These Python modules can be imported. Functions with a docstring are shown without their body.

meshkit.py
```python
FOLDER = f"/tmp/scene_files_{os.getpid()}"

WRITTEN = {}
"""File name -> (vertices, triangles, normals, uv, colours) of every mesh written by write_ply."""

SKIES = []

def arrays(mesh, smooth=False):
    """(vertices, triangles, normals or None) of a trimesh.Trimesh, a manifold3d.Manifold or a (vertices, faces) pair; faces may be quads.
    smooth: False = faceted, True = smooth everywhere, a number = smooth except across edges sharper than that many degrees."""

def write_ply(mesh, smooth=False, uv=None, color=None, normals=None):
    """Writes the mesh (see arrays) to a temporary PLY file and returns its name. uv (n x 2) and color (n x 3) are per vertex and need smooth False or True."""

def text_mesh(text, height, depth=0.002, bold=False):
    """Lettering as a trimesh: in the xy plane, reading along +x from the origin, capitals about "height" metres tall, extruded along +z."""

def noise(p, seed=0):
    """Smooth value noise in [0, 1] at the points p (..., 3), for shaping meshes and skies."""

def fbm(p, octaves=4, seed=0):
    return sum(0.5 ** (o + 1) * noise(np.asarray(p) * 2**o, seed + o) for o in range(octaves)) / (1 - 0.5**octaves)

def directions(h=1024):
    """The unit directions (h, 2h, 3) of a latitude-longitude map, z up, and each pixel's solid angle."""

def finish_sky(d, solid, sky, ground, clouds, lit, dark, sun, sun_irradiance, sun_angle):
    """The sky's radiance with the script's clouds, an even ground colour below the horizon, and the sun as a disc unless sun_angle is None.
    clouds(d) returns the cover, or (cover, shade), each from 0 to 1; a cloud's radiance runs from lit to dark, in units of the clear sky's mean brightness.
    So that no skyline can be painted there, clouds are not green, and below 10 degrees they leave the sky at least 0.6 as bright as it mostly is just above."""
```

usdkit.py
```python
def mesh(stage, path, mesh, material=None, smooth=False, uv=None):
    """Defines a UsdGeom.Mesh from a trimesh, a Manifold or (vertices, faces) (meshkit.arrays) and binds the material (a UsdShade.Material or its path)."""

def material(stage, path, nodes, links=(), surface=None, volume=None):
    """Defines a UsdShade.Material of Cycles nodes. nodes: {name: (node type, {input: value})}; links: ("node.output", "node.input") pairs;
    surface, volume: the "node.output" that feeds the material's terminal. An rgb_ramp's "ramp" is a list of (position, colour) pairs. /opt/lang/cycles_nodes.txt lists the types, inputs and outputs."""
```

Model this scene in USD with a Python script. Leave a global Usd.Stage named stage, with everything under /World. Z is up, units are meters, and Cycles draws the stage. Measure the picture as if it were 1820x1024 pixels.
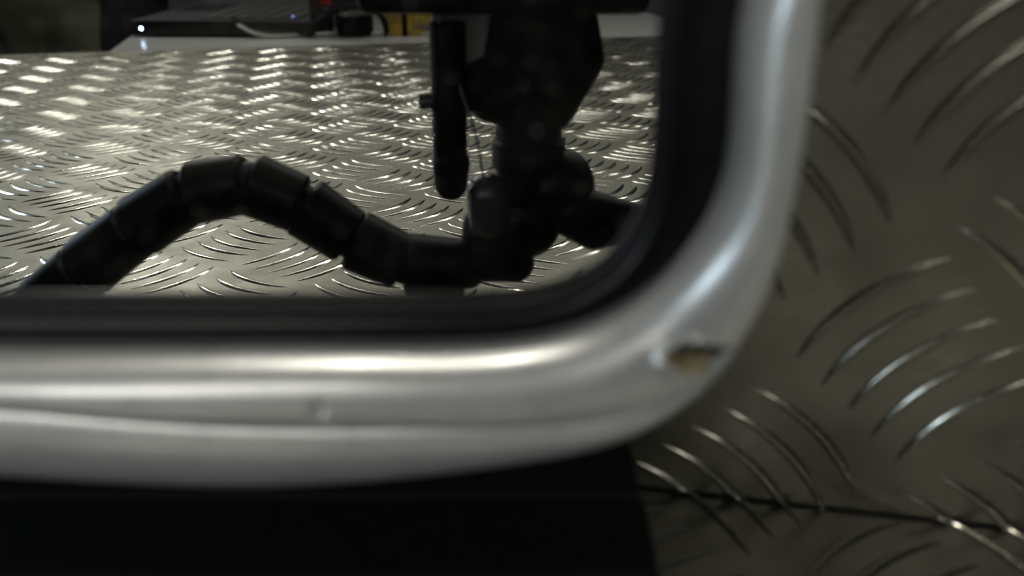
import math, random
import numpy as np, trimesh, manifold3d as m3, usdkit, meshkit
from scipy.interpolate import splprep, splev
from pxr import Usd, UsdGeom, UsdLux, UsdShade, Sdf, Gf, Vt

stage = Usd.Stage.CreateInMemory()
UsdGeom.SetStageUpAxis(stage, UsdGeom.Tokens.z)
UsdGeom.SetStageMetersPerUnit(stage, 1.0)
UsdGeom.Xform.Define(stage, '/World')
UsdGeom.Scope.Define(stage, '/World/Looks')
MM = 0.001
rng = np.random.default_rng(7)
random.seed(7)

# ------------------------------------------------------------------ camera
cam = UsdGeom.Camera.Define(stage, '/World/camera')
cam.AddTranslateOp().Set(Gf.Vec3d(0, -0.100, 0.126))
cam.AddRotateXOp().Set(90 - 26.785)
cam.CreateHorizontalApertureAttr(36.0)
cam.CreateVerticalApertureAttr(36.0 * 576 / 1024)
cam.CreateFocalLengthAttr(36.0 * 1576 / 1820)
cam.CreateClippingRangeAttr(Gf.Vec2f(0.002, 50))
cam.CreateFStopAttr(11.5)
cam.CreateFocusDistanceAttr(0.36)
cam.CreateExposureAttr(0.5)


# ------------------------------------------------------------------ lamps and darkness
def rect_lamp(name, pos, target, w, h, intensity, color):
    l = UsdLux.RectLight.Define(stage, '/World/' + name)
    l.CreateWidthAttr(w); l.CreateHeightAttr(h)
    l.CreateIntensityAttr(intensity); l.CreateColorAttr(Gf.Vec3f(*color))
    p, t = Gf.Vec3d(*pos), Gf.Vec3d(*target)
    m = Gf.Matrix4d().SetLookAt(p, t, Gf.Vec3d(0, 0, 1)).GetInverse()
    l.AddTransformOp().Set(m)
    return l


rect_lamp('ceiling_lamp', (-1.2, -2.5, 1.40), (-0.1, -0.4, 0.0), 1.5, 0.25, 1.5, (1.0, 0.96, 0.86))
rect_lamp('overhead_lamp', (0.10, -0.92, 0.64), (0.0, -0.05, 0.06), 1.1, 0.05, 10.0, (1.0, 0.98, 0.90))
rect_lamp('side_lamp', (-0.95, -1.05, 0.35), (-0.3, -0.45, 0.0), 0.3, 0.2, 0.9, (1.0, 0.97, 0.90))
rect_lamp('glint_lamp', (-0.55, -1.13, 0.50), (-0.15, -0.5, 0.0), 0.10, 0.06, 46.0, (1.0, 0.97, 0.90))  # added light without a known source, aimed to make the bench bar tips glint
rect_lamp('glow_lamp', (-0.58, -0.50, 0.20), (0.0, 0.0, 0.08), 0.10, 0.20, 8.0, (0.70, 0.86, 1.0))  # added bluish light, no known source, for the highlight on the right rail
rect_lamp('fill_lamp', (-0.18, -0.13, 1.05), (0.05, 0.0, 0.05), 0.07, 0.07, 95.0, (1.0, 0.95, 0.84))

dm = usdkit.material(stage, '/World/Looks/dark_room', {
    'b': ('background_shader', {'color': (0.9, 0.95, 1.0), 'strength': 0.012})}, surface='b.background')
dome = UsdLux.DomeLight.Define(stage, '/World/room_ambient')  # dim even ambient added for the dark room, no sky here
UsdShade.MaterialBindingAPI.Apply(dome.GetPrim()).Bind(dm)


# ------------------------------------------------------------------ materials
def mat(name, nodes, links=(), surface='p.BSDF'):
    return usdkit.material(stage, '/World/Looks/' + name, nodes, links, surface=surface)


def plain(name, color, rough=0.5, metallic=0.0, **kw):
    return mat(name, {'p': ('principled_bsdf', {'base_color': color, 'roughness': rough, 'metallic': metallic, **kw})})


def aluminium(name, c0, c1, r0, r1, seedshift=0.0):
    return mat(name, {
        'g': ('geometry', {}),
        'm': ('mapping', {'location': (seedshift, seedshift * 2, 0), 'scale': (1, 1, 1)}),
        'n': ('noise_texture', {'scale': 42.0, 'detail': 5.0, 'roughness': 0.62}),
        'n2': ('noise_texture', {'scale': 420.0, 'detail': 3.0}),
        'r': ('rgb_ramp', {'ramp': [(0.30, c0), (0.68, c1)]}),
        'q': ('map_range', {'from_min': 0.3, 'from_max': 0.7, 'to_min': r0, 'to_max': r1, 'clamp': True}),
        'sm': ('mapping', {'rotation': (0.3, 0.5, 0.35), 'scale': (60.0, 2200.0, 900.0)}),
        'sn': ('noise_texture', {'scale': 1.0, 'detail': 3.0}),
        'sr': ('map_range', {'from_min': 0.58, 'from_max': 0.72, 'to_min': 0.0, 'to_max': 0.12, 'clamp': True}),
        'ra': ('math', {'math_type': 'add'}),
        'ba': ('math', {'math_type': 'add'}),
        'b': ('bump', {'strength': 0.14, 'distance': 0.0004}),
        'p': ('principled_bsdf', {'metallic': 1.0, 'roughness': 0.3}),
    }, [('g.position', 'm.vector'), ('m.vector', 'n.vector'), ('m.vector', 'n2.vector'), ('n.fac', 'r.fac'), ('r.color', 'p.base_color'),
        ('n.fac', 'q.value'), ('g.position', 'sm.vector'), ('sm.vector', 'sn.vector'), ('sn.fac', 'sr.value'), ('q.result', 'ra.value1'), ('sr.result', 'ra.value2'), ('ra.value', 'p.roughness'),
        ('n2.fac', 'ba.value1'), ('sr.result', 'ba.value2'), ('ba.value', 'b.height'), ('b.normal', 'p.normal')])


M_BENCH = aluminium('bench_aluminium', (0.20, 0.192, 0.158), (0.35, 0.338, 0.285), 0.52, 0.42)
M_BACK_DIM = aluminium('shaded_backsplash_aluminium', (0.19, 0.186, 0.160), (0.28, 0.274, 0.240), 0.40, 0.30, 3.1)  # same aluminium as the bench; its dimmer light is put into the colour
M_BAR = aluminium('worn_bar_aluminium', (0.36, 0.35, 0.31), (0.60, 0.58, 0.53), 0.22, 0.10, 1.3)
M_BARB_DIM = aluminium('shaded_worn_backsplash_bar', (0.32, 0.31, 0.265), (0.46, 0.45, 0.39), 0.27, 0.17, 2.3)  # worn bars again, colour darkened for the dim light on the upright
M_SILVER = mat('silver_paint', {
    'g': ('geometry', {}),
    'n': ('noise_texture', {'scale': 900.0, 'detail': 2.0}),
    'd': ('noise_texture', {'scale': 170.0, 'detail': 6.0, 'roughness': 0.7}),
    'sm': ('mapping', {'rotation': (0.2, 0.9, 0.4), 'scale': (90.0, 1500.0, 2200.0)}),
    'sn': ('noise_texture', {'scale': 1.0, 'detail': 2.0}),
    'sr': ('map_range', {'from_min': 0.60, 'from_max': 0.74, 'to_min': 0.0, 'to_max': 1.0, 'clamp': True}),
    'ba': ('math', {'math_type': 'add'}),
    'r': ('rgb_ramp', {'ramp': [(0.3, (0.25, 0.245, 0.23)), (0.31, (0.56, 0.565, 0.55)), (0.40, (0.66, 0.668, 0.65)), (0.65, (0.73, 0.735, 0.715))]}),
    'b': ('bump', {'strength': 0.04, 'distance': 0.0002}),
    'p': ('principled_bsdf', {'metallic': 0.5, 'roughness': 0.33, 'coat_weight': 0.6, 'coat_roughness': 0.16}),
}, [('g.position', 'n.vector'), ('g.position', 'd.vector'), ('d.fac', 'r.fac'), ('r.color', 'p.base_color'), ('g.position', 'sm.vector'), ('sm.vector', 'sn.vector'), ('sn.fac', 'sr.value'),
    ('n.fac', 'ba.value1'), ('sr.result', 'ba.value2'), ('ba.value', 'b.height'), ('b.normal', 'p.normal')])
M_BROWN = mat('bare_brown_plastic', {
    'g': ('geometry', {}),
    'n': ('noise_texture', {'scale': 420.0, 'detail': 4.0}),
    'r': ('rgb_ramp', {'ramp': [(0.34, (0.09, 0.06, 0.03)), (0.46, (0.26, 0.20, 0.10)), (0.6, (0.45, 0.38, 0.22))]}),
    'b': ('bump', {'strength': 0.6, 'distance': 0.0006}),
    'p': ('principled_bsdf', {'roughness': 0.6}),
}, [('g.position', 'n.vector'), ('n.fac', 'r.fac'), ('r.color', 'p.base_color'), ('n.fac', 'b.height'), ('b.normal', 'p.normal')])
M_CRACK = plain('dark_brown_plastic', (0.028, 0.018, 0.009), 0.7)
M_MIRROR = mat('mirror_silvering', {
    'g': ('geometry', {}),
    'n': ('noise_texture', {'scale': 160.0, 'detail': 4.0}),
    'q': ('map_range', {'from_min': 0.45, 'from_max': 0.75, 'to_min': 0.0, 'to_max': 0.03, 'clamp': True}),
    'p': ('principled_bsdf', {'metallic': 1.0, 'base_color': (0.80, 0.82, 0.80), 'roughness': 0.0}),
    's': ('noise_texture', {'scale': 1300.0, 'detail': 2.0}),
    'm': ('noise_texture', {'scale': 90.0, 'detail': 4.0}),
    'sf': ('map_range', {'from_min': 0.66, 'from_max': 0.74, 'to_min': 0.0, 'to_max': 0.22, 'clamp': True}),
    'mf': ('map_range', {'from_min': 0.45, 'from_max': 0.8, 'to_min': 0.002, 'to_max': 0.022, 'clamp': True}),
    'a': ('math', {'math_type': 'add'}),
    'd': ('diffuse_bsdf', {'color': (0.5, 0.49, 0.45)}),
    'x': ('mix_closure', {}),
}, [('g.position', 'n.vector'), ('n.fac', 'q.value'), ('q.result', 'p.roughness'), ('g.position', 's.vector'), ('g.position', 'm.vector'),
    ('s.fac', 'sf.value'), ('m.fac', 'mf.value'), ('sf.result', 'a.value1'), ('mf.result', 'a.value2'), ('a.value', 'x.fac'),
    ('p.BSDF', 'x.closure1'), ('d.BSDF', 'x.closure2')], surface='x.closure')
M_RUBBER = mat('black_rubber', {
    'g': ('geometry', {}),
    'n': ('noise_texture', {'scale': 900.0, 'detail': 3.0, 'roughness': 0.7}),
    'r': ('rgb_ramp', {'ramp': [(0.62, (0.003, 0.003, 0.0035)), (0.72, (0.035, 0.034, 0.03))]}),
    'p': ('principled_bsdf', {'roughness': 0.5, 'specular_ior_level': 0.2}),
}, [('g.position', 'n.vector'), ('n.fac', 'r.fac'), ('r.color', 'p.base_color')])
M_BEZEL = mat('dark_grey_rubber', {
    'g': ('geometry', {}),
    'n': ('noise_texture', {'scale': 900.0, 'detail': 3.0, 'roughness': 0.7}),
    'r': ('rgb_ramp', {'ramp': [(0.62, (0.0055, 0.0045, 0.006)), (0.72, (0.035, 0.034, 0.03))]}),
    'p': ('principled_bsdf', {'roughness': 0.36, 'specular_ior_level': 0.35}),
}, [('g.position', 'n.vector'), ('n.fac', 'r.fac'), ('r.color', 'p.base_color')])
M_FOAM = mat('black_foam', {
    'g': ('geometry', {}),
    'n': ('noise_texture', {'scale': 1500.0, 'detail': 3.0}),
    'r': ('rgb_ramp', {'ramp': [(0.3, (0.0022, 0.0022, 0.0026)), (0.66, (0.0075, 0.0075, 0.0085)), (0.74, (0.03, 0.03, 0.03))]}),
    'b': ('bump', {'strength': 0.5, 'distance': 0.0005}),
    'p': ('principled_bsdf', {'roughness': 0.85, 'specular_ior_level': 0.25}),
}, [('g.position', 'n.vector'), ('n.fac', 'r.fac'), ('r.color', 'p.base_color'), ('n.fac', 'b.height'), ('b.normal', 'p.normal')])
M_ARM = plain('matt_black_plastic', (0.002, 0.0024, 0.0026), 0.5, specular_ior_level=0.14)
M_BALL = plain('grey_gloss_plastic', (0.05, 0.052, 0.054), 0.28)
M_STEEL = plain('brushed_steel', (0.45, 0.45, 0.43), 0.3, 1.0)
M_GREYPL = plain('grey_plastic', (0.16, 0.16, 0.15), 0.5)
M_PALE = plain('pale_plastic', (0.62, 0.60, 0.54), 0.45)
M_BOARD = plain('pale_grey_laminate', (0.52, 0.52, 0.50), 0.22)
M_LAPTOP = plain('laptop_deck_plastic', (0.03, 0.03, 0.034), 0.65, specular_ior_level=0.2)
M_BLACK = plain('gloss_black_plastic', (0.006, 0.006, 0.007), 0.25)
M_KEY = plain('key_plastic', (0.02, 0.02, 0.022), 0.45)
M_RED = plain('red_plastic', (0.35, 0.03, 0.03), 0.4)
M_YELLOW = mat('yellow_printed_card', {
    'g': ('geometry', {}),
    'n': ('noise_texture', {'scale': 60.0, 'detail': 3.0}),
    'r': ('rgb_ramp', {'ramp': [(0.40, (0.30, 0.22, 0.04)), (0.56, (0.55, 0.38, 0.05))]}),
    'p': ('principled_bsdf', {'roughness': 0.5})}, [('g.position', 'n.vector'), ('n.fac', 'r.fac'), ('r.color', 'p.base_color')])
M_LED = mat('blue_white_led', {'e': ('emission', {'color': (0.55, 0.75, 1.0), 'strength': 14.0})}, surface='e.emission')
M_LEDDIM = mat('blue_led', {'e': ('emission', {'color': (0.25, 0.35, 1.0), 'strength': 3.0})}, surface='e.emission')
M_TROUSER = mat('olive_cloth', {
    'g': ('geometry', {}),
    'n': ('noise_texture', {'scale': 14.0, 'detail': 4.0}),
    'r': ('rgb_ramp', {'ramp': [(0.35, (0.09, 0.10, 0.06)), (0.65, (0.25, 0.26, 0.17))]}),
    'p': ('principled_bsdf', {'roughness': 0.9})}, [('g.position', 'n.vector'), ('n.fac', 'r.fac'), ('r.color', 'p.base_color')])
M_JACKET = plain('black_cloth', (0.012, 0.012, 0.015), 0.9)
M_SKIN = plain('skin', (0.45, 0.27, 0.19), 0.5)
M_HAIR = plain('dark_hair', (0.02, 0.014, 0.01), 0.6)
M_SHOE = plain('black_leather', (0.015, 0.014, 0.013), 0.4)
M_FLOOR = plain('dark_floor', (0.02, 0.02, 0.02), 0.8)

# ------------------------------------------------------------------ helpers
used = {}


def numbered(parent, name):
    k = used.get((parent, name), -1) + 1
    used[(parent, name)] = k
    return f'{parent}/{name}' + (f'_{k:03d}' if k else '')


def setd(prim, **kw):
    for k, v in kw.items():
        if v:
            prim.SetCustomDataByKey(k, v)


def thing(name, label, cat, loc=(0, 0, 0), rot=None, group=None, kind=None):
    x = UsdGeom.Xform.Define(stage, numbered('/World', name))
    x.AddTranslateOp().Set(Gf.Vec3d(*[c * MM for c in loc]))
    if rot:
        x.AddRotateXYZOp().Set(Gf.Vec3f(*rot))
    setd(x.GetPrim(), label=label, category=cat, group=group, kind=kind)
    return str(x.GetPath())


def obj(name, mesh, material, parent='/World', smooth=35, **kw):
    """One mesh prim; coordinates given in millimetres."""
    if hasattr(mesh, 'to_mesh'):
        mm = mesh.to_mesh(); mesh = (np.array(mm.vert_properties)[:, :3], np.array(mm.tri_verts))
    if isinstance(mesh, trimesh.Trimesh):
        mesh = (np.array(mesh.vertices), np.array(mesh.faces))
    path = numbered(parent, name)
    m = usdkit.mesh(stage, path, (np.asarray(mesh[0], float) * MM, mesh[1]), material, smooth=smooth)
    setd(m.GetPrim(), **kw)
    return path


def rbox(x0, x1, y0, y1, z0, z1, r=1.0, seg=12):
    r = min(r, (x1 - x0) / 2.01, (y1 - y0) / 2.01, (z1 - z0) / 2.01)
    s = m3.Manifold.sphere(r, seg)
    return m3.Manifold.batch_hull([s.translate((x, y, z)) for x in (x0 + r, x1 - r) for y in (y0 + r, y1 - r) for z in (z0 + r, z1 - r)])


def hull(balls, seg=20):
    return m3.Manifold.batch_hull([m3.Manifold.sphere(r, seg).translate(tuple(map(float, c))) for c, r in balls])


def cyl(a, b, ra, rb=None, seg=40):
    """solid cone/cylinder from a to b with small chamfers"""
    a, b = np.asarray(a, float), np.asarray(b, float)
    rb = ra if rb is None else rb
    L = np.linalg.norm(b - a); c = min(0.12 * min(ra, rb), 0.1 * L)
    prof = m3.CrossSection([[(0, 0), (ra - c, 0), (ra, c), (rb, L - c), (rb - c, L), (0, L)]])
    s = prof.revolve(seg)
    z = (b - a) / L
    x = np.cross([0.3, 1, 0.2], z); x /= np.linalg.norm(x); y = np.cross(z, x)
    T = np.column_stack([x, y, z, a])
    return s.transform(T)


def tube(points, r, seg=12, n=80):
    p = np.asarray(points, float)
    tck, _ = splprep(p.T, s=0, k=min(3, len(p) - 1))
    c = np.array(splev(np.linspace(0, 1, n), tck)).T
    t = np.gradient(c, axis=0); t /= np.linalg.norm(t, axis=1, keepdims=True)
    up = np.array([0.13, 0.21, 1.0]); x = np.cross(up, t); x /= np.linalg.norm(x, axis=1, keepdims=True); y = np.cross(t, x)
    a = np.linspace(0, 2 * np.pi, seg, endpoint=False)
    rr = np.broadcast_to(r, (n,))
    v = (c[:, None] + rr[:, None, None] * (np.cos(a)[None, :, None] * x[:, None] + np.sin(a)[None, :, None] * y[:, None])).reshape(-1, 3)
    f = []
    for i in range(n - 1):
        for j in range(seg):
            k = (j + 1) % seg
            f += [(i * seg + j, (i + 1) * seg + k, i * seg + k), (i * seg + j, (i + 1) * seg + j, (i + 1) * seg + k)]
    b = len(v); v = np.vstack([v, c[:1], c[-1:]])
    for j in range(seg):
        k = (j + 1) % seg
        f += [(b, j, k), (b + 1, (n - 1) * seg + k, (n - 1) * seg + j)]
    return v, np.array(f)


def grid_faces(n, m, close_n=False):
    i = np.arange(n if close_n else n - 1); j = np.arange(m - 1)
    I, J = np.meshgrid(i, j, indexing='ij'); I2 = (I + 1) % n
    a, b, c, d = I * m + J, I2 * m + J, I2 * m + J + 1, I * m + J + 1
    return np.vstack([np.stack([a, b, c], -1).reshape(-1, 3), np.stack([a, c, d], -1).reshape(-1, 3)])


# ------------------------------------------------------------------ tread plate
NT, NC = 13, 7
_t = np.linspace(-1, 1, NT)
_c = np.linspace(-1, 1, NC)


def tread_bar(centre, kind, L, w=1.6, hgt=0.55):
    """A raised lens-shaped bar in sheet coordinates (s, u, height). kind +1 rises to the right, -1 falls; it bows towards +u."""
    d = np.array([1, kind]) / math.sqrt(2); q = np.array([-kind, 1]) / math.sqrt(2)
    taper = np.clip(1 - np.abs(_t) ** 2.6, 0, 1) ** 0.62
    T, Cc = np.meshgrid(_t, _c, indexing='ij'); W = taper[:, None]
    sag = 0.10 * L
    along = T * L / 2
    across = sag * (1 - T ** 2) - sag * 0.5 + Cc * w * (0.12 + 0.88 * W)
    h = -0.10 + (hgt * W + 0.10) * np.cos(Cc * np.pi / 2) ** 1.15
    p = np.asarray(centre)[None, None] + along[..., None] * d + across[..., None] * q
    return np.concatenate([p, h[..., None]], -1).reshape(-1, 3)


BAR_F = grid_faces(NT, NC)[:, ::-1]


def orient_up(v, f):
    n = np.cross(v[f[:, 1]] - v[f[:, 0]], v[f[:, 2]] - v[f[:, 0]]).sum(0)
    return n


def group_bars(centre, kind, L, step):
    d = np.array([step, -step * kind])
    return [np.asarray(centre) + d * k for k in (-2, -1, 0, 1, 2)]


# bench top: one big sheet, its pattern turned 12.4 degrees
yb = math.radians(12.4)
UX = np.array([math.cos(yb), -math.sin(yb)]); VY = np.array([math.sin(yb), math.cos(yb)])
P = 51.4
# worn bars: each its own height
ANCH = np.array([-111., -229.])
BZ = -1.6
V_FAR, V_NEAR, U_L, U_R = -835., 22., -760., 420.


def bench_xyz(su, lift=0):
    q = su[:, :1] * UX + su[:, 1:2] * VY
    return np.column_stack([q, BZ + su[:, 2] + lift])


def slab(u0, u1, v0, v1, z0, z1, r=0.6):
    s = rbox(u0, u1, v0, v1, z0, z1, r)
    return s.rotate((0, 0, -12.4))


bench = obj('workbench', slab(U_L, U_R, V_FAR, V_NEAR, BZ - 3.0, BZ, 0.8), M_BENCH, kind='structure',
            label='aluminium tread plate bench top covered in raised five-bar pattern')
a_uv = np.array([ANCH @ UX, ANCH @ VY])
bars = []
for i in range(-16, 18):
    for j in range(-16, 8):
        for kind, off in ((1, 0.0), (-1, 0.5)):
            c = a_uv + P * np.array([i + off, j + off])
            for b in group_bars(c, kind, 31, 5.2):
                if U_L + 13 < b[0] < U_R - 13 and V_FAR + 12 < b[1] < V_NEAR - 13:
                    bars.append((b, kind))
bars.sort(key=lambda x: np.hypot(*(x[0] - a_uv - np.array([30, 10]))))
rest_v, rest_f = [], []
for k, (b, kind) in enumerate(bars):
    v = bench_xyz(tread_bar(b + rng.normal(0, .15, 2), kind, 31 + rng.normal(0, .7), 1.6 + rng.normal(0, .1), 0.55 + rng.normal(0, .07)))
    f = BAR_F
    if orient_up(v, f)[2] < 0:
        f = f[:, ::-1]
    if k < 300:
        obj('tread_bar', (v, f), M_BAR, bench, smooth=60)
    else:
        rest_f.append(f + len(rest_v) * NT * NC); rest_v.append(v)
obj('tread_bars', (np.vstack(rest_v), np.vstack(rest_f)), M_BAR, bench, smooth=60, kind='stuff')

# backsplash: a second sheet folded up behind the mirror, turned 9.9 degrees
F0 = np.array([47.1, 49.6, 0.0])
yk = math.radians(9.9)
E_ = np.array([math.cos(yk), -math.sin(yk), 0]); NB = np.array([-math.sin(yk), -math.cos(yk), 0]); ZZ = np.array([0, 0, 1.])
RB = 0.35
ARC = RB * math.pi / 2


def fold_map(su):
    s, u, h = su.T
    a = np.clip((u + ARC / 2) / ARC, 0, 1) * math.pi / 2              # 0 on the bench leg, 90 degrees on the upright
    lo = np.minimum(u + ARC / 2, 0); hi = np.maximum(u - ARC / 2, 0)
    t = -RB + lo + RB * np.sin(a)                                     # distance towards the wall (0 = wall face)
    z = RB - RB * np.cos(a) + hi
    nt, nz = -np.sin(a), np.cos(a)
    t, z = t + nt * h, z + nz * h
    return F0 + s[:, None] * E_ - t[:, None] * NB + z[:, None] * ZZ


us = np.concatenate([np.linspace(-52, -3, 14), np.linspace(-3, 3, 41)[1:-1], np.linspace(3, 190, 50)])
ss = np.linspace(-190, 170, 91)
S_, U_ = np.meshgrid(ss, us, indexing='ij')
wav = 0.25 * (meshkit.noise(np.stack([S_ / 45, U_ / 45, 0 * S_], -1), 3) - 0.5)
top = fold_map(np.column_stack([S_.ravel(), U_.ravel(), wav.ravel()]))
bot = fold_map(np.column_stack([S_.ravel(), U_.ravel(), wav.ravel() - 1.5]))
gf = grid_faces(len(ss), len(us)); nv = len(top)
f2 = [gf, gf[:, ::-1] + nv]
idx = np.arange(nv).reshape(len(ss), len(us))
loop = np.concatenate([idx[:, 0], idx[-1, 1:], idx[-2::-1, -1], idx[0, -2:0:-1]])
nxt = np.roll(loop, -1)
f2 += [np.column_stack([loop, loop + nv, nxt + nv]), np.column_stack([loop, nxt + nv, nxt])]
fv, ff = np.vstack([top, bot]), np.vstack(f2)
tm = trimesh.Trimesh(fv, ff, process=False)
if tm.volume < 0:
    ff = ff[:, ::-1]
back = thing('backsplash', 'tread plate sheet in shade-darkened colour folded up from the bench behind the silver framed mirror', 'backsplash')
obj('folded_sheet', (fv, ff), M_BACK_DIM, back, smooth=40)
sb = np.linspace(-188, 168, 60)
obj('fold_shade_strip', tube(fold_map(np.column_stack([sb, 0 * sb, 0.12 + 0.18 * meshkit.noise(np.stack([sb / 6, 0 * sb, 0 * sb], -1), 9)])), 0.27, 8, 300), M_RUBBER, back)  # dark strip added along the fold to stand in for the crease's shade
basis = (np.array([55.2, -1.0]), np.array([-3.6, 59.8]))
for i in range(-3, 4):
    for j in range(-1, 3):
        for kind, c0 in ((-1, (3.0, 6.9)), (1, (30.1, 37.4))):
            c = np.array(c0) + i * basis[0] + j * basis[1]
            for b in group_bars(c, kind, 33, 5.55 if kind > 0 else 5.4):
                if not (-175 < b[0] < 150 and -38 < b[1] < 172):
                    continue
                bar = tread_bar(b, kind, 33.5 + rng.normal(0, .4), 1.2, 0.8)
                v = fold_map(bar)
                f = BAR_F
                base = fold_map(bar * [1, 1, 0])
                nrm = np.cross(v[f[:, 1]] - v[f[:, 0]], v[f[:, 2]] - v[f[:, 0]]).sum(0)
                if nrm @ (NB + ZZ) < 0:
                    f = f[:, ::-1]
                obj('tread_bar', (v, f), M_BARB_DIM, back, smooth=60)

# ------------------------------------------------------------------ the mirror
XC, ZM, NQ = -78.0, 52.0, 150


def dense(points, split):
    """spline through a quarter outline, sampled evenly in two arcs split near the given corner point -> (2*NQ, 2)"""
    p = np.asarray(points, float)
    tck, u = splprep(p.T, s=0.35, k=3)
    q = np.array(splev(np.linspace(0, 1, 4000), tck)).T
    k = np.argmin(np.hypot(*(q - np.asarray(split)).T))
    out = []
    for part in (q[:k + 1], q[k:]):
        d = np.concatenate([[0], np.cumsum(np.hypot(*np.diff(part, axis=0).T))]); d /= d[-1]
        x = np.linspace(0, 1, NQ, endpoint=False)
        # denser towards the corner
        x = (1 - (1 - x) ** 1.7) if part is not q[k:] and len(out) == 0 else x ** 1.7
        out.append(np.column_stack([np.interp(x, d, part[:, 0]), np.interp(x, d, part[:, 1])]))
    out.append(q[-1:])
    return np.vstack(out)


def ring(points, split, k=(1.0, 1.0)):
    k = np.asarray(k); about = np.array([0, 47.6]); points = np.asarray(points, float); points = about + (points - about) * k; split = about + (np.asarray(split) - about) * k
    points[0, 0] = XC; points[-1, 1] = ZM
    q = dense(points, split)                                           # bottom centre -> right middle
    r = np.vstack([q, (q * [1, -1] + [0, 2 * ZM])[-2::-1]])            # -> top centre
    return np.vstack([r, (r * [-1, 1] + [2 * XC, 0])[-2:0:-1]])        # -> round the left


G = ring([(-78, 0), (-64, 0), (-29, 0), (-9.3, .05), (-.7, .3), (6.4, 2.0), (11.9, 5.4), (15.1, 10.6), (16.1, 17), (16.3, 26), (16.3, 35), (16.3, ZM)], (12.2, 5.6))
Mr = ring([(-78, -4.4), (-64, -4.4), (-29, -4.4), (-10, -4.3), (-.7, -3.6), (7.8, -1.6), (14.0, 2.6), (17.2, 8.8), (18.1, 17), (18.2, 26), (18.2, 35), (18.2, ZM)], (14.6, 3.2))
I = ring([(-78, -5.1), (-64, -5.1), (-36, -5.1), (-14.8, -5.0), (-.7, -4.5), (6.3, -3.1), (13.1, -.2), (18.3, 4.1), (21.7, 9.2), (23.6, 15.5), (24.2, 24), (24.3, 36), (24.3, ZM)], (17.9, 3.7), (1.055, 1.045))
O = ring([(-78, -14.4), (-67.4, -14.8), (-56.6, -16.4), (-45.6, -17.3), (-23.2, -17.6), (-.7, -17.4), (10.4, -16.4), (17.7, -14.3), (23.4, -11.0), (27.2, -7.4), (30.0, -3.0), (32.1, 3.2), (33.0, 9.9), (33.4, 18.9), (33.5, 26.7), (33.5, 36), (33.5, ZM)], (25.4, -9.2), (0.955, 0.975))
NR = len(I)
mir = thing('framed_mirror', 'rounded mirror in a chipped silver frame with black rubber edging, resting on a black block', 'mirror', (0, 0, 74.88), (-2, 0, 0))


def ring_mesh(prof):
    """prof: list of (outline (NR,2), y). Outer normals towards -y for outlines listed inner to outer."""
    m = len(prof)
    v = np.zeros((NR, m, 3))
    for k, (c, y) in enumerate(prof):
        v[:, k, 0], v[:, k, 1], v[:, k, 2] = c[:, 0], y, c[:, 1]
    return v, grid_faces(NR, m, True)


def flip_to(v, f, d):
    n = np.cross(v[f[:, 1]] - v[f[:, 0]], v[f[:, 2]] - v[f[:, 0]]).sum(0)
    return f if n @ np.asarray(d) > 0 else f[:, ::-1]


def inset(c, d):
    """outline moved outwards by d"""
    t = np.roll(c, -1, 0) - np.roll(c, 1, 0); n = np.column_stack([t[:, 1], -t[:, 0]]); n /= np.linalg.norm(n, axis=1, keepdims=True)
    return c + d * n


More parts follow.
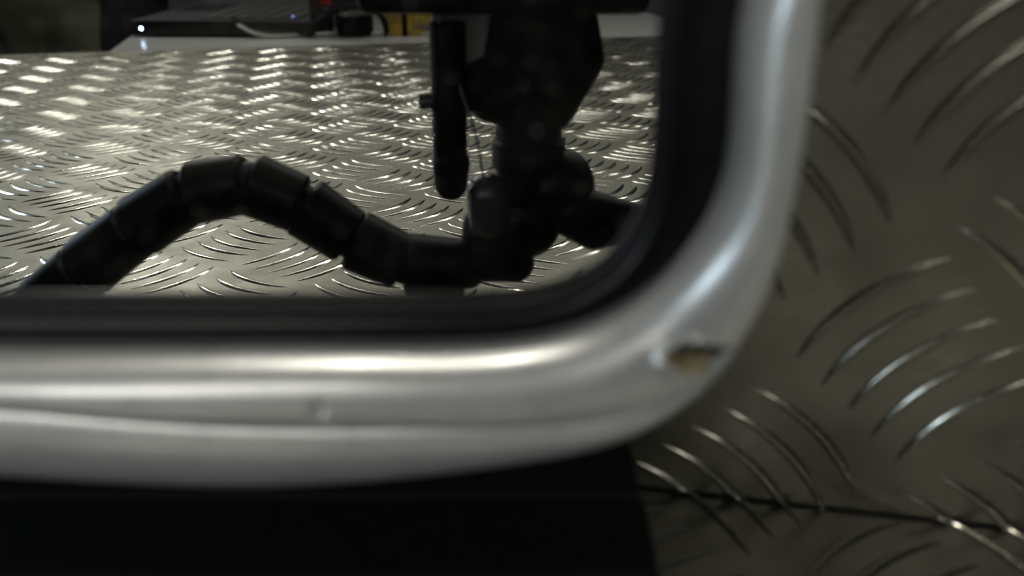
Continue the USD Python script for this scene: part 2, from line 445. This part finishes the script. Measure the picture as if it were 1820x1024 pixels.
# glass: front face, thin bevel
gv = [np.column_stack([inset(G, 1.2)[:, 0], np.full(NR, 0.0), inset(G, 1.2)[:, 1]])]
cen = np.array([[XC, 0.0, ZM]])
gverts = np.vstack([gv[0], cen]); gf_ = np.column_stack([np.arange(NR), np.roll(np.arange(NR), -1), np.full(NR, NR)])
obj('mirror_glass', (gverts, flip_to(gverts, gf_, (0, -1, 0))), M_MIRROR, mir, smooth=False)
# inner lip of dark grey rubber, slightly rounded
pr = []
for k, a in enumerate(np.linspace(0, 1, 25)):
    w = a
    pr.append((G * (1 - w) + Mr * w, -0.25 - 1.15 * math.sin(math.pi * a * 0.62) ** 0.8 - 0.22 * math.cos(a * 12.6)))
pr = [(G, 0.35)] + pr + [(Mr, 2.0)]
v, f = ring_mesh(pr); v = v.reshape(-1, 3)
obj('inner_lip', (v, flip_to(v, f, (0, -1, 0))), M_BEZEL, mir, smooth=50)
# black rubber channel between lip and frame
pr = [(Mr * (1 - a) + inset(I, 1.0) * a, y) for a, y in ((-0.3, 1.2), (0.0, 1.2), (0.15, 1.4), (0.5, 1.6), (0.85, 1.2), (1.0, 0.6))]
v, f = ring_mesh(pr); v = v.reshape(-1, 3)
obj('rubber_seal', (v, flip_to(v, f, (0, -1, 0))), M_RUBBER, mir, smooth=50)

# silver frame: a rounded rail that falls towards the inside
el = np.radians(np.linspace(88, -12, 30))
den = 1 + math.sin(math.radians(12))
DEP = 6.0
prof = [(0.0, 3.0), (0.0, 1.0)]
for e in el:
    prof.append(((math.sin(math.radians(88)) - math.sin(e)) / (math.sin(math.radians(88)) + math.sin(math.radians(12))), -0.6 - DEP * math.cos(e)))
prof += [(1.0, -6.1), (0.996, -5.2), (0.99, -1.0), (0.97, 5.0), (0.93, 14.0), (0.80, 20.0)]
pr = [(I * (1 - s) + O * s, y) for s, y in prof]
v, f = ring_mesh(pr)
# chipped corner: a notch across the outer half of the rail, with raised paint lips
x, z = v[..., 0], v[..., 2]
ca, sa = math.cos(math.radians(-6)), math.sin(math.radians(-6))
dx, dz = (x - 24.0), (z + 6.2)
a1, a2 = (dx * ca + dz * sa) / 4.6, (-dx * sa + dz * ca) / 2.1
ns = meshkit.noise(np.stack([x * 1.1, z * 1.1, 0 * x], -1), 5) - 0.5
rr = np.sqrt(a1 ** 2 + a2 ** 2) + 0.35 * ns
front = v[..., 1] < 1.5
depth = np.clip((1.05 - rr) / 0.45, 0, 1); depth = depth * depth * (3 - 2 * depth)
lip = np.exp(-((rr - 1.22) / 0.16) ** 2)
v[..., 1] += np.where(front, 1.3 * depth * (1 + 0.9 * ns) - 0.16 * lip * (1 + 1.6 * np.exp(-((a1 + 1.15) / 0.35) ** 2)), 0)
for bx, bz in ((18.3, -6.9), (22.4, -3.6)):
    v[..., 1] -= np.where(front, 0.45 * np.exp(-(((x - bx) / 0.55) ** 2 + ((z - bz) / 0.45) ** 2)), 0)
# small nick on the lower rail
nick = np.exp(-(((x + 24.3) / 0.45) ** 2 + ((z + 13.6 - 0.5 * (x + 24.3)) / 1.0) ** 2))
v[..., 1] += np.where(front, 1.1 * nick, 0)
mask = ((rr < 1.16) & front).reshape(-1)
v = v.reshape(-1, 3)
f = flip_to(v, f, (0, -1, 0))
inchip = mask[f].all(1)
obj('frame', (v, f[~inchip]), M_SILVER, mir, smooth=60)
up = ((a2 + 0.6 * ns > -0.12) & (a1 > -0.9)).reshape(-1)[f].all(1)
pf = f[inchip & up]; uq, inv = np.unique(pf, return_inverse=True)
obj('crack', (v[uq], inv.reshape(-1, 3)), M_CRACK, mir, smooth=60, label='dark brown crack in the broken corner of the frame')
pf = f[inchip & ~up]; uq, inv = np.unique(pf, return_inverse=True)
obj('broken_patch', (v[uq], inv.reshape(-1, 3)), M_BROWN, mir, smooth=60, label='tan broken notch in the corner of the silver frame')

# lower shell: bulging chin below the joint, ends where the frame turns up
cr = [0, 47.6] + np.array([0.955, 0.975]) * np.array([(-82, -14.4), (-67.4, -14.8), (-56.6, -16.4), (-45.6, -17.3), (-23.2, -17.6), (-.7, -17.4), (10.4, -16.4), (17.7, -14.3), (23.4, -11.0), (27.2, -7.4), (30.0, -3.0), (32.1, 3.2)]) - [0, 47.6 * 0.975]
ch = [0, 47.6] + 0.98 * np.array([(-80, -31.6), (-67, -32.4), (-58, -32.9), (-38.3, -33.6), (-17.4, -32.0), (-.8, -28.6), (15.6, -23.4), (22.6, -18.6), (25.8, -14.6), (27.9, -10.4), (29.6, -5.6), (30.8, -1.0)]) - [0, 47.6 * 0.98]


def smooth_curve(p, n):
    tck, _ = splprep(p.T, s=0.3, k=3); return np.array(splev(np.linspace(0, 1, n), tck)).T


NCH = 160
ca_, cb_ = smooth_curve(cr, NCH), smooth_curve(ch, NCH)
prof = [(0.0, 3.0), (0.0, -4.7), (0.010, -5.4), (0.025, -5.8), (0.05, -6.05)]
for s in np.linspace(0.1, 1.0, 26):
    prof.append((s, -6.1 - 1.1 * math.sin(math.pi * min(s * 0.9, 1)) + 10.5 * s ** 3.4))
prof += [(1.01, 9.0), (0.98, 16.0), (0.80, 22.0), (0.2, 24.0), (0.0, 24.0)]
m = len(prof)
endw = np.clip((np.linspace(1, 0, NCH)) / 0.22, 0, 1) ** 0.5
vv = np.zeros((NCH, m, 3))
for k, (s, y) in enumerate(prof):
    c = ca_ * (1 - s) + cb_ * s
    yy = y if y >= 9 else y * endw + (1 - endw) * (-3.0 if y > -9 else y)
    vv[:, k] = np.column_stack([c[:, 0], np.broadcast_to(yy, (NCH,)), c[:, 1]])
left = vv[::-1][:-1].copy() if False else vv[1:][::-1].copy(); left[..., 0] = 2 * XC - left[..., 0]
vv = np.vstack([left, vv])
f = grid_faces(len(vv), m); v = vv.reshape(-1, 3)
obj('lower_shell', (v, flip_to(v, f, (0, -1, -0.3))), M_SILVER, mir, smooth=50)
# back housing
O2, O3 = inset(O, -3.0), inset(O, -14.0)
v, f = ring_mesh([(inset(O, -1.6), 15.0), (O2, 20.0), (O3, 27.0)]); v = v.reshape(-1, 3)
vc = np.vstack([v, [[XC, 29.0, ZM]]]); li = np.arange(NR) * 3 + 2
f = np.vstack([f, np.column_stack([li, np.roll(li, -1), np.full(NR, len(v))])])
obj('back_housing', (vc, flip_to(vc, f, (0, 1, 0))), M_RUBBER, mir, smooth=50)

# ------------------------------------------------------------------ black foam block carrying the mirror
blk = thing('support_block', 'matt black foam block under the silver framed mirror', 'block')
obj('block', rbox(-190, 21.4, -60, 12.0, 0.4, 31.6, 0.9), M_FOAM, blk)
obj('rear_pad', rbox(-189, 20.6, 12.0, 29.5, 0.4, 32.6, 0.9), M_FOAM, blk)

# ------------------------------------------------------------------ gooseneck arm and camera rig, seen in the mirror
arm = thing('gooseneck_arm', 'black segmented gooseneck arm arching over the tread plate in the mirror', 'flexible arm', (-146, -118, 0))
org = np.array([-146., -118., 0.])
nodes = np.array([(-141, 9), (-127.5, 21.0), (-113.8, 32.2), (-98.3, 43.4), (-83.2, 52.6), (-67.9, 55.2), (-54.6, 49.4), (-42.1, 40.4), (-28.6, 33.2), (-12, 31.8)])
nodes = np.column_stack([nodes[:, 0], np.full(len(nodes), -118.), nodes[:, 1]]) - org
nodes[:, 1] += np.array([0, .5, 1, 0.6, 0, 0, .4, .8, .5, 0])
obj('base_disc', cyl((5, 0, -1.5), (5, 0, 4), 22, 20), M_ARM, arm)
obj('base_socket', hull([((5, 0, 4), 8.5), ((5, 0, 8), 7.0)]), M_ARM, arm)
for k in range(len(nodes) - 1):
    a, b = nodes[k], nodes[k + 1]; d = (b - a) / np.linalg.norm(b - a)
    r0 = 8.2
    obj('segment', cyl(a + d * 0.15, b - d * 0.3, r0 + 0.1, r0 - 0.45), M_ARM, arm, smooth=40)
    obj('joint_ball', m3.Manifold.sphere(5.6, 32).translate(tuple(b)), M_ARM, arm)

rig = thing('camera_rig', 'black inspection camera on ball joints with a side clamp, reflected in the mirror', 'camera', (0, -118, 34))
o = np.array([0, -118., 34.])


def R(p):
    return np.asarray(p, float) - o


obj('elbow', hull([(R((-9, -118, 33)), 5.0), (R((1.0, -118, 33)), 5.0), (R((1.0, -119, 44)), 4.6), (R((-9.0, -119, 44)), 4.0)]), M_ARM, rig)
obj('ball_joint', hull([(R((-6.3, -117, 52.5)), 5.6), (R((-6.0, -117, 45)), 5.2)], 48), M_BALL, rig)
obj('column', hull([(R((4.3, -123, 42)), 8.6), (R((4.3, -123, 78)), 8.6)], 32), M_ARM, rig)
obj('collar', cyl(R((4.3, -123, 58)), R((4.3, -123, 66)), 9.6), M_ARM, rig)
obj('clamp_screw', cyl(R((6, -114.6, 70)), R((6, -112.6, 70)), 2.2), M_BALL, rig)
obj('large_ball', m3.Manifold.sphere(9.8, 48).translate(tuple(R((12.0, -123, 53.4)))), M_ARM, rig)
obj('side_link', hull([(R((16, -120, 47)), 7.0), (R((22, -120, 42)), 5.6), (R((34, -121, 44)), 4.2)], 28), M_ARM, rig)
obj('hood', hull([(R((-13, -122, 93)), 6), (R((14, -124, 93)), 7), (R((-5, -122, 76)), 6), (R((10, -124, 73)), 6), (R((16.5, -122, 86)), 6.5), (R((14, -122, 100)), 6)], 28), M_ARM, rig)
body = obj('camera_body', rbox(*(R((-35.4, -150, 98)))[[0]], R((31.5, 0, 0))[0], R((0, -150, 0))[1], R((0, -105, 0))[1], R((0, 0, 98))[2], R((0, 0, 158))[2], 3.0), M_ARM, rig)
ringm = (m3.CrossSection.circle(15, 64) - m3.CrossSection.circle(9, 64)).extrude(3.0).rotate((90, 0, 0)).translate(tuple(R((0, -101.8, 126))))
obj('lens_ring', ringm, M_BALL, body)
obj('lens_glass', m3.Manifold.sphere(9.2, 48).scale((1, 0.12, 1)).translate(tuple(R((0, -104.6, 126)))), M_BLACK, body)
obj('clamp_rod', cyl(R((-15.3, -113, 96)), R((-15.3, -113, 60)), 4.3), M_ARM, rig)
obj('clamp_arm', hull([(R((-15.3, -116, 84)), 3.6), (R((-6, -120, 77)), 4.5), (R((-15.3, -116, 78)), 3.4)], 20), M_ARM, rig)
obj('clamp_knob', hull([(R((-15.2, -113, 62)), 4.8), (R((-15.4, -113, 56.5)), 4.2)], 24), M_ARM, rig)
obj('thumb_screw', cyl(R((-18, -113, 77.4)), R((-22.6, -113, 77.0)), 1.9), M_BALL, rig)
pp = np.array([R((-18.5, -116, 98)), R((-5.5, -116, 98)), R((-7.3, -116, 88)), R((-13.6, -116, 85)), R((-17.2, -116, 90))])
obj('grey_bracket', hull([(p, 0.7) for p in pp], 8), M_GREYPL, rig)
obj('pale_tab', hull([(R((-18.0, -112, 89.8)), 0.5), (R((-15.6, -112, 90.2)), 0.5), (R((-13.4, -112, 85.0)), 0.5), (R((-17.8, -112, 84.8)), 0.5)], 8), M_PALE, rig)
obj('signal_wire', tube([R((-18, -110, 99)), R((-15.8, -110, 93)), R((-12.4, -110, 81)), R((-8.5, -110.5, 68)), R((-7.4, -112, 60)), R((-6, -115, 54))], 0.35, 8), M_GREYPL, rig)

# ------------------------------------------------------------------ far end of the bench
ROTB = (0, 0, -12.4)


def bloc(u, v, z=0.0):
    q = u * UX + v * VY; return (q[0], q[1], z)


board = obj('pale_board', slab(-212, 420, -1160, V_FAR - 0.5, BZ - 9, BZ + 0.6, 0.6), M_BOARD,
            label='plain pale strip along the far edge of the bench under the laptop', category='board')
# cut the strip's left end at a slant with a narrow tapering edge board
lap = thing('laptop', 'open black laptop at the far edge of the bench with a cable in its side', 'laptop', (-300 - 4, -872 - 150, BZ + 0.6), (0, 0, 2.0))
W2, D2 = 100, 150
base = obj('base', rbox(-W2, W2, -D2, D2, 2.0, 16.0, 1.5), M_BLACK, lap)
obj('deck', rbox(-W2 + 1, W2 - 1, -D2 + 1, D2 - 1, 16.02, 17.0, 0.4), M_LAPTOP, lap)
for i in range(6):
    for j in range(14):
        x0 = -W2 + 70 + i * 18.5; y0 = -D2 + 18 + j * 19
        obj('key', rbox(x0, x0 + 15.5, y0, y0 + 16, 17.02, 18.6, 0.5, 6), M_KEY, lap, smooth=False)
obj('touchpad', rbox(-W2 + 10, -W2 + 60, -45, 45, 17.02, 17.4, 0.15), M_BLACK, lap)
lid = obj('screen_lid', rbox(W2 - 4, W2 + 3, -D2, D2, 17.2, 225, 1.2), M_BLACK, lap)
obj('screen', rbox(W2 - 4.5, W2 - 4.1, -D2 + 10, D2 - 10, 30, 213, 0.1), M_BLACK, lid)
for (xx, yy, zz, rr_, mm_) in ((-W2 + 14, D2 + 0.2, 9, 1.6, M_LED), (W2 - 30, D2 - 30, 18.2, 1.2, M_LEDDIM)):
    obj('indicator_light', m3.Manifold.sphere(rr_, 16).translate((xx, yy, zz)), mm_, base)
for fx in (-80, 80):
    for fy in (-130, 130):
        obj('foot', cyl((fx, fy, 0), (fx, fy, 2.4), 6, 5, 20), M_RUBBER, base)
cab = thing('white_cable', 'white cable curving from the plug in the laptop side across the pale strip', 'cable', (-295, -882, BZ + 0.6))
obj('plug', rbox(-6, 4, -9, 6, 8, 17, 1.2), M_PALE, cab)
obj('plug_light', m3.Manifold.sphere(2.2, 16).translate((4.5, 7.0, 11)), M_LED, cab)
obj('lead', tube([(0, 4, 12.5), (8, 13, 11.5), (20, 20, 7), (34, 22, 3.5), (60, 14, 2.6), (140, -2, 2.6), (240, -10, 2.6)], 1.9), M_PALE, cab)

tin = thing('tin_can', 'dark cylindrical can with a bright metal rim on the far strip', 'can', bloc(25, -905, BZ + 0.6))
obj('can_body', cyl((0, 0, 0), (0, 0, 22), 20, 20, 48), M_ARM, tin)
obj('can_rim', (m3.CrossSection.circle(20.6, 48) - m3.CrossSection.circle(17.5, 48)).extrude(4).translate((0, 0, 22.1)), M_STEEL, tin)
obj('can_lid', cyl((0, 0, 22.1), (0, 0, 24.5), 17.2, 17.2, 48), M_STEEL, tin)
obj('black_cable', tube([bloc(-25, -880, 2), bloc(-18, -880, 12), bloc(-2, -880, 25), bloc(25, -880, 31), bloc(48, -880, 26), bloc(56, -882, 12), bloc(58, -890, 3), bloc(60, -920, 2)], 3.2), M_RUBBER,
    label='thick black cable arching over the dark can', category='cable')
red = thing('red_capped_bottle', 'small dark bottle with a red cap behind the arching black cable', 'bottle', bloc(-5, -918, BZ + 0.6))
obj('bottle', hull([((0, 0, 3), 9), ((0, 0, 24), 8), ((0, 0, 30), 4)], 24), M_BLACK, red)
obj('cap', cyl((0, 0, 31), (0, 0, 46), 7.5, 6.5), M_RED, red)
yel = thing('yellow_box', 'small yellow box with dark straps standing right of the can', 'box', bloc(80, -900, BZ + 0.6), ROTB)
obj('carton', rbox(-22, 26, -14, 14, 0, 25, 0.8), M_YELLOW, yel)
obj('strap', rbox(-6, 0, -14.6, 14.6, -0.2, 25.6, 0.3), M_ARM, yel)
obj('strap', rbox(6, 26.4, -14.5, 14.5, 8, 11, 0.3), M_GREYPL, yel)

# ------------------------------------------------------------------ person behind the bench (only a thigh shows in the mirror)
obj('floor', rbox(-3000, 3000, -4000, 900, -910, -900, 1), M_FLOOR, kind='structure', label='dark floor below the bench')
per = thing('person', 'person in olive trousers and black jacket standing beyond the far end of the bench', 'person', (-770, -1260, -900))


def body_mesh(chains, edge=14, it=12):
    b = m3.Manifold()
    for ch_ in chains:
        for (p, r), (q, s) in zip(ch_[:-1], ch_[1:]):
            b += hull([(p, r), (q, s)], 24)
    b = b.refine_to_length(edge)
    mm = b.to_mesh(); t = trimesh.Trimesh(np.array(mm.vert_properties)[:, :3], np.array(mm.tri_verts), process=False)
    trimesh.smoothing.filter_taubin(t, iterations=it)
    return t


trouser = [[((110, 0, 980), 95), ((112, 10, 800), 88), ((112, 15, 500), 68), ((110, -5, 110), 56)],
           [((-110, 0, 980), 95), ((-112, 5, 800), 88), ((-115, 5, 500), 68), ((-118, -15, 110), 56)],
           [((90, -10, 1000), 105), ((-90, -10, 1000), 105)]]
t = body_mesh(trouser)
vv = np.array(t.vertices); fold = meshkit.fbm(vv / np.array([90, 90, 38.0]), 3, 2) - 0.5
t.vertices = vv + np.array(t.vertex_normals) * (fold * 22)[:, None]
fig = obj('figure', body_mesh([[((0, -10, 1420), 70), ((0, 0, 1530), 58), ((0, 10, 1640), 92), ((0, 12, 1690), 98)], [((0, 75, 1600), 45), ((0, 70, 1660), 60)], [((0, 100, 1645), 14), ((0, 112, 1625), 15)]], 10, 6), M_SKIN, per)
for sx in (-1, 1):
    obj('eye', m3.Manifold.sphere(12, 20).translate((sx * 32, 98, 1662)), M_BLACK, fig)
obj('hair', hull([((0, -8, 1700), 104), ((0, -25, 1650), 98)], 32), M_HAIR, fig)
obj('trousers', t, M_TROUSER, fig)
obj('jacket', body_mesh([[((80, -10, 1090), 120), ((70, -10, 1250), 120), ((100, -10, 1400), 80)], [((-80, -10, 1090), 120), ((-70, -10, 1250), 120), ((-100, -10, 1400), 80)],
                         [((100, -10, 1400), 80), ((-100, -10, 1400), 80)], [((80, -10, 1090), 120), ((-80, -10, 1090), 120)],
                         [((190, -10, 1400), 62), ((250, -25, 1100), 52), ((215, 40, 830), 44)], [((-190, -10, 1400), 62), ((-250, -25, 1100), 52), ((-215, 40, 830), 44)]]), M_JACKET, fig)
for sx in (-1, 1):
    hand = [[((sx * 213, 62, 872), 26), ((sx * 208, 74, 800), 30)]]
    for k in range(4):
        y0 = 52 + k * 14
        hand.append([((sx * 207, y0, 790), 9.5), ((sx * 203, y0 + 8, 750 + 4 * abs(k - 1.5)), 8.5), ((sx * 196, y0 + 16, 718 + 6 * abs(k - 1.5)), 7.5)])
    hand.append([((sx * 205, 90, 835), 11), ((sx * 196, 118, 800), 9.5), ((sx * 190, 124, 770), 8.5)])
    hand = [[((p[0], p[1] - 20, p[2] - 72), r) for p, r in c] for c in hand]
    obj('hand', body_mesh(hand, 5, 4), M_SKIN, fig)
    obj('shoe', body_mesh([[((sx * 114, -35, 45), 42), ((sx * 118, 60, 38), 40), ((sx * 122, 150, 30), 32)]], 12, 4), M_SHOE, fig)
